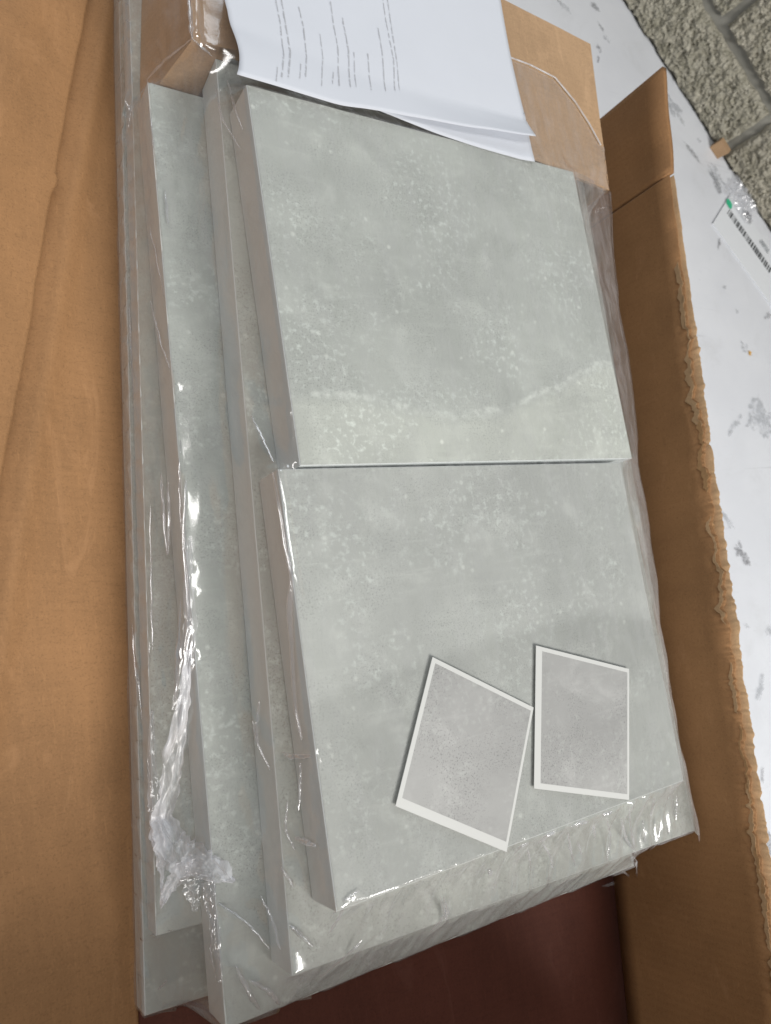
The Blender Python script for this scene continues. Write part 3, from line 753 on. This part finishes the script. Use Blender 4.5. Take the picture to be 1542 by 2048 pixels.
# left side laid open: a bent flap rising gently from the floor hinge
SL = .16
CR = []
for (u, v) in [(195, -120), (175, 0), (140, 180), (103, 375), (92, 440), (50, 700), (0, 960), (-60, 1300)]:
    d = ray(u, v); t = .5
    lo_, hi_ = .3, 1.2
    for _ in range(50):
        t = (lo_+hi_)/2; p = CAM_C+d*t
        zf = ZF+SL*max(0, hinge(p[1])-p[0])
        if p[2] > zf: lo_ = t
        else: hi_ = t
    CR.append((p[0], p[1]))
cy = np.array([p[1] for p in CR])[::-1]; cx = np.array([p[0] for p in CR])[::-1]
P = []
for y in np.linspace(-.75, .62, 150):
    row = []; hx = hinge(y); xc = float(np.interp(y, cy, cx))-(max(0, cy[0]-y)*.25)
    for i in range(130):
        q = (i/129)**1.15; x = hx+.004-q*.50
        z = ZF+.0006+SL*max(0, hx-x)+.004*ns(x*5, y*4, 2)*max(0, min(1, (hx-x)*12))
        d = x-xc
        k = float(np.interp(y, [-.2, .1, .3, .6], [.3, .8, 1, 1]))
        z += .0062*math.exp(-((d-.018)/.010)**2)+.0022*math.exp(-((x-xc-.012)/.007)**2-((y-.250)/.018)**2)
        row.append((x, y, z))
    P.append(row)
slab('side_flap', np.array(P)[:, ::-1], .006, M['kraft'])
P = []
for y in np.linspace(-.75, .62, 220):
    row = []; hx = hinge(y); xc = float(np.interp(y, cy, cx))-(max(0, cy[0]-y)*.25)+.0012*ns(y*30, 3)+.004*math.exp(-((y-.268)/.006)**2)
    for i in range(60):
        t_ = i/59; x = xc-.42*t_**1.3
        dd = xc-x
        z = ZF+.0006+SL*max(0, hx-x)+.0105+.004*ns(x*5, y*4, 2)*max(0, min(1, (hx-x)*12))
        z += -.0012*math.exp(-(dd/.004)**2)+.0040*math.exp(-((dd-.045)/.020)**2)+.06*dd
        row.append((x, y, z))
    P.append(row)
slab('lid_flap', np.array(P)[:, ::-1], .007, M['kraft'])

# ------------------------------------------------------------------ small things on the table by the wall
c0, c1 = onz(1452, 428, ZT), onz(1535, 545, ZT)
dv = (c1-c0)[:2]; Lb = np.linalg.norm(dv); dv /= Lb; nv = np.array([dv[1], -dv[0]])*-1
lab = empty('barcode_label', (c0[0], c0[1], ZT)); tag(lab, 'white label with a black barcode and green dot stuck by the brick wall', 'label')
def quad(name, a0, a1, b0, b1, z, mat, parent, t=.0004):
    vs = [(*(c0[:2]+dv*a+nv*b), zz) for zz in (z, z+t) for a, b in ((a0, b0), (a1, b0), (a1, b1), (a0, b1))]
    fs = [(3, 2, 1, 0), (4, 5, 6, 7), (0, 1, 5, 4), (1, 2, 6, 5), (2, 3, 7, 6), (3, 0, 4, 7)]
    o = obj(name, vs, fs, mat); keep(o, parent); return o
quad('label_sheet', -.012, Lb+.09, -.050, .045, ZT+.0003, M['labelw'], lab, .0018)
rr = random.Random(3); a = 0
while a < Lb:
    w_ = rr.choice((.0009, .0015, .0025, .0036)); quad('bar', a, a+w_, -.001, .013, ZT+.0022, M['black'], lab, .0002); a += w_+rr.choice((.0010, .0014, .0024))
g = onz(1458, 408, ZT+.002); bm = bmesh.new()
vs = [bm.verts.new((g[0]+.0065*math.cos(k*math.pi/6)*(1+.2*(k % 3 == 0)), g[1]+.009*math.sin(k*math.pi/6), ZT+.0026)) for k in range(12)]
bm.faces.new(vs); keep(bobj('green_dot', bm, M['green']), lab)
quad('print_patch', .075, .10, .028, .040, ZT+.0022, M['smudge'], lab, .0002)

def crumple(name, u, v, rx, ry, h, mat, seed, label, cat):
    c = onz(u, v, ZT); n = 26; P = np.zeros((n, n, 3))
    for j in range(n):
        for i in range(n):
            a, b = i/(n-1)*2-1, j/(n-1)*2-1
            e = max(0, 1-max(abs(a), abs(b))**3)
            x, y = a*rx*(1+.25*ns(b*3, seed)), b*ry*(1+.25*ns(a*3, seed+4))
            P[j, i] = (c[0]+x*WE[0]+y*WN[0], c[1]+x*WE[1]+y*WN[1], ZT+.0045+h*abs(ns(a*2.5, b*2.5, seed)+.5*ns(a*6, b*6, seed))*e)
    return tag(grid(name, P, mat, None, False), label, cat)
crumple('plastic_scrap', 1478, 402, .034, .030, .018, M['crumple'], 3, 'crumpled scrap of clear plastic lying between label and brick wall', 'plastic')
c = onz(1437, 281, ZT); rr = random.Random(5)
def bx(name, c, ex, ey, a, b, z0, z1, mat):
    vs = [(c[0]+ex[0]*i*a+ey[0]*j*b+.0015*rr.uniform(-1, 1), c[1]+ex[1]*i*a+ey[1]*j*b+.0015*rr.uniform(-1, 1), z) for z in (z0, z1) for i, j in ((-1, -1), (1, -1), (1, 1), (-1, 1))]
    return obj(name, vs, [(3, 2, 1, 0), (4, 5, 6, 7), (0, 1, 5, 4), (1, 2, 6, 5), (2, 3, 7, 6), (3, 0, 4, 7)], mat)
p0 = wallpt(-.018, 0, -.008)
tag(bx('cardboard_scrap', p0, WE, WN, .011, .006, ZT+.0005, ZT+.020, M['kraft_pale']), 'tiny brown cardboard scrap standing against the brick wall', 'scrap')
tag(crumple('dark_fluff', 1490, 437, .011, .008, .010, M['dirt'], 8, 'x', 'x'), 'small black bit of fluff beside the barcode label', 'fluff')
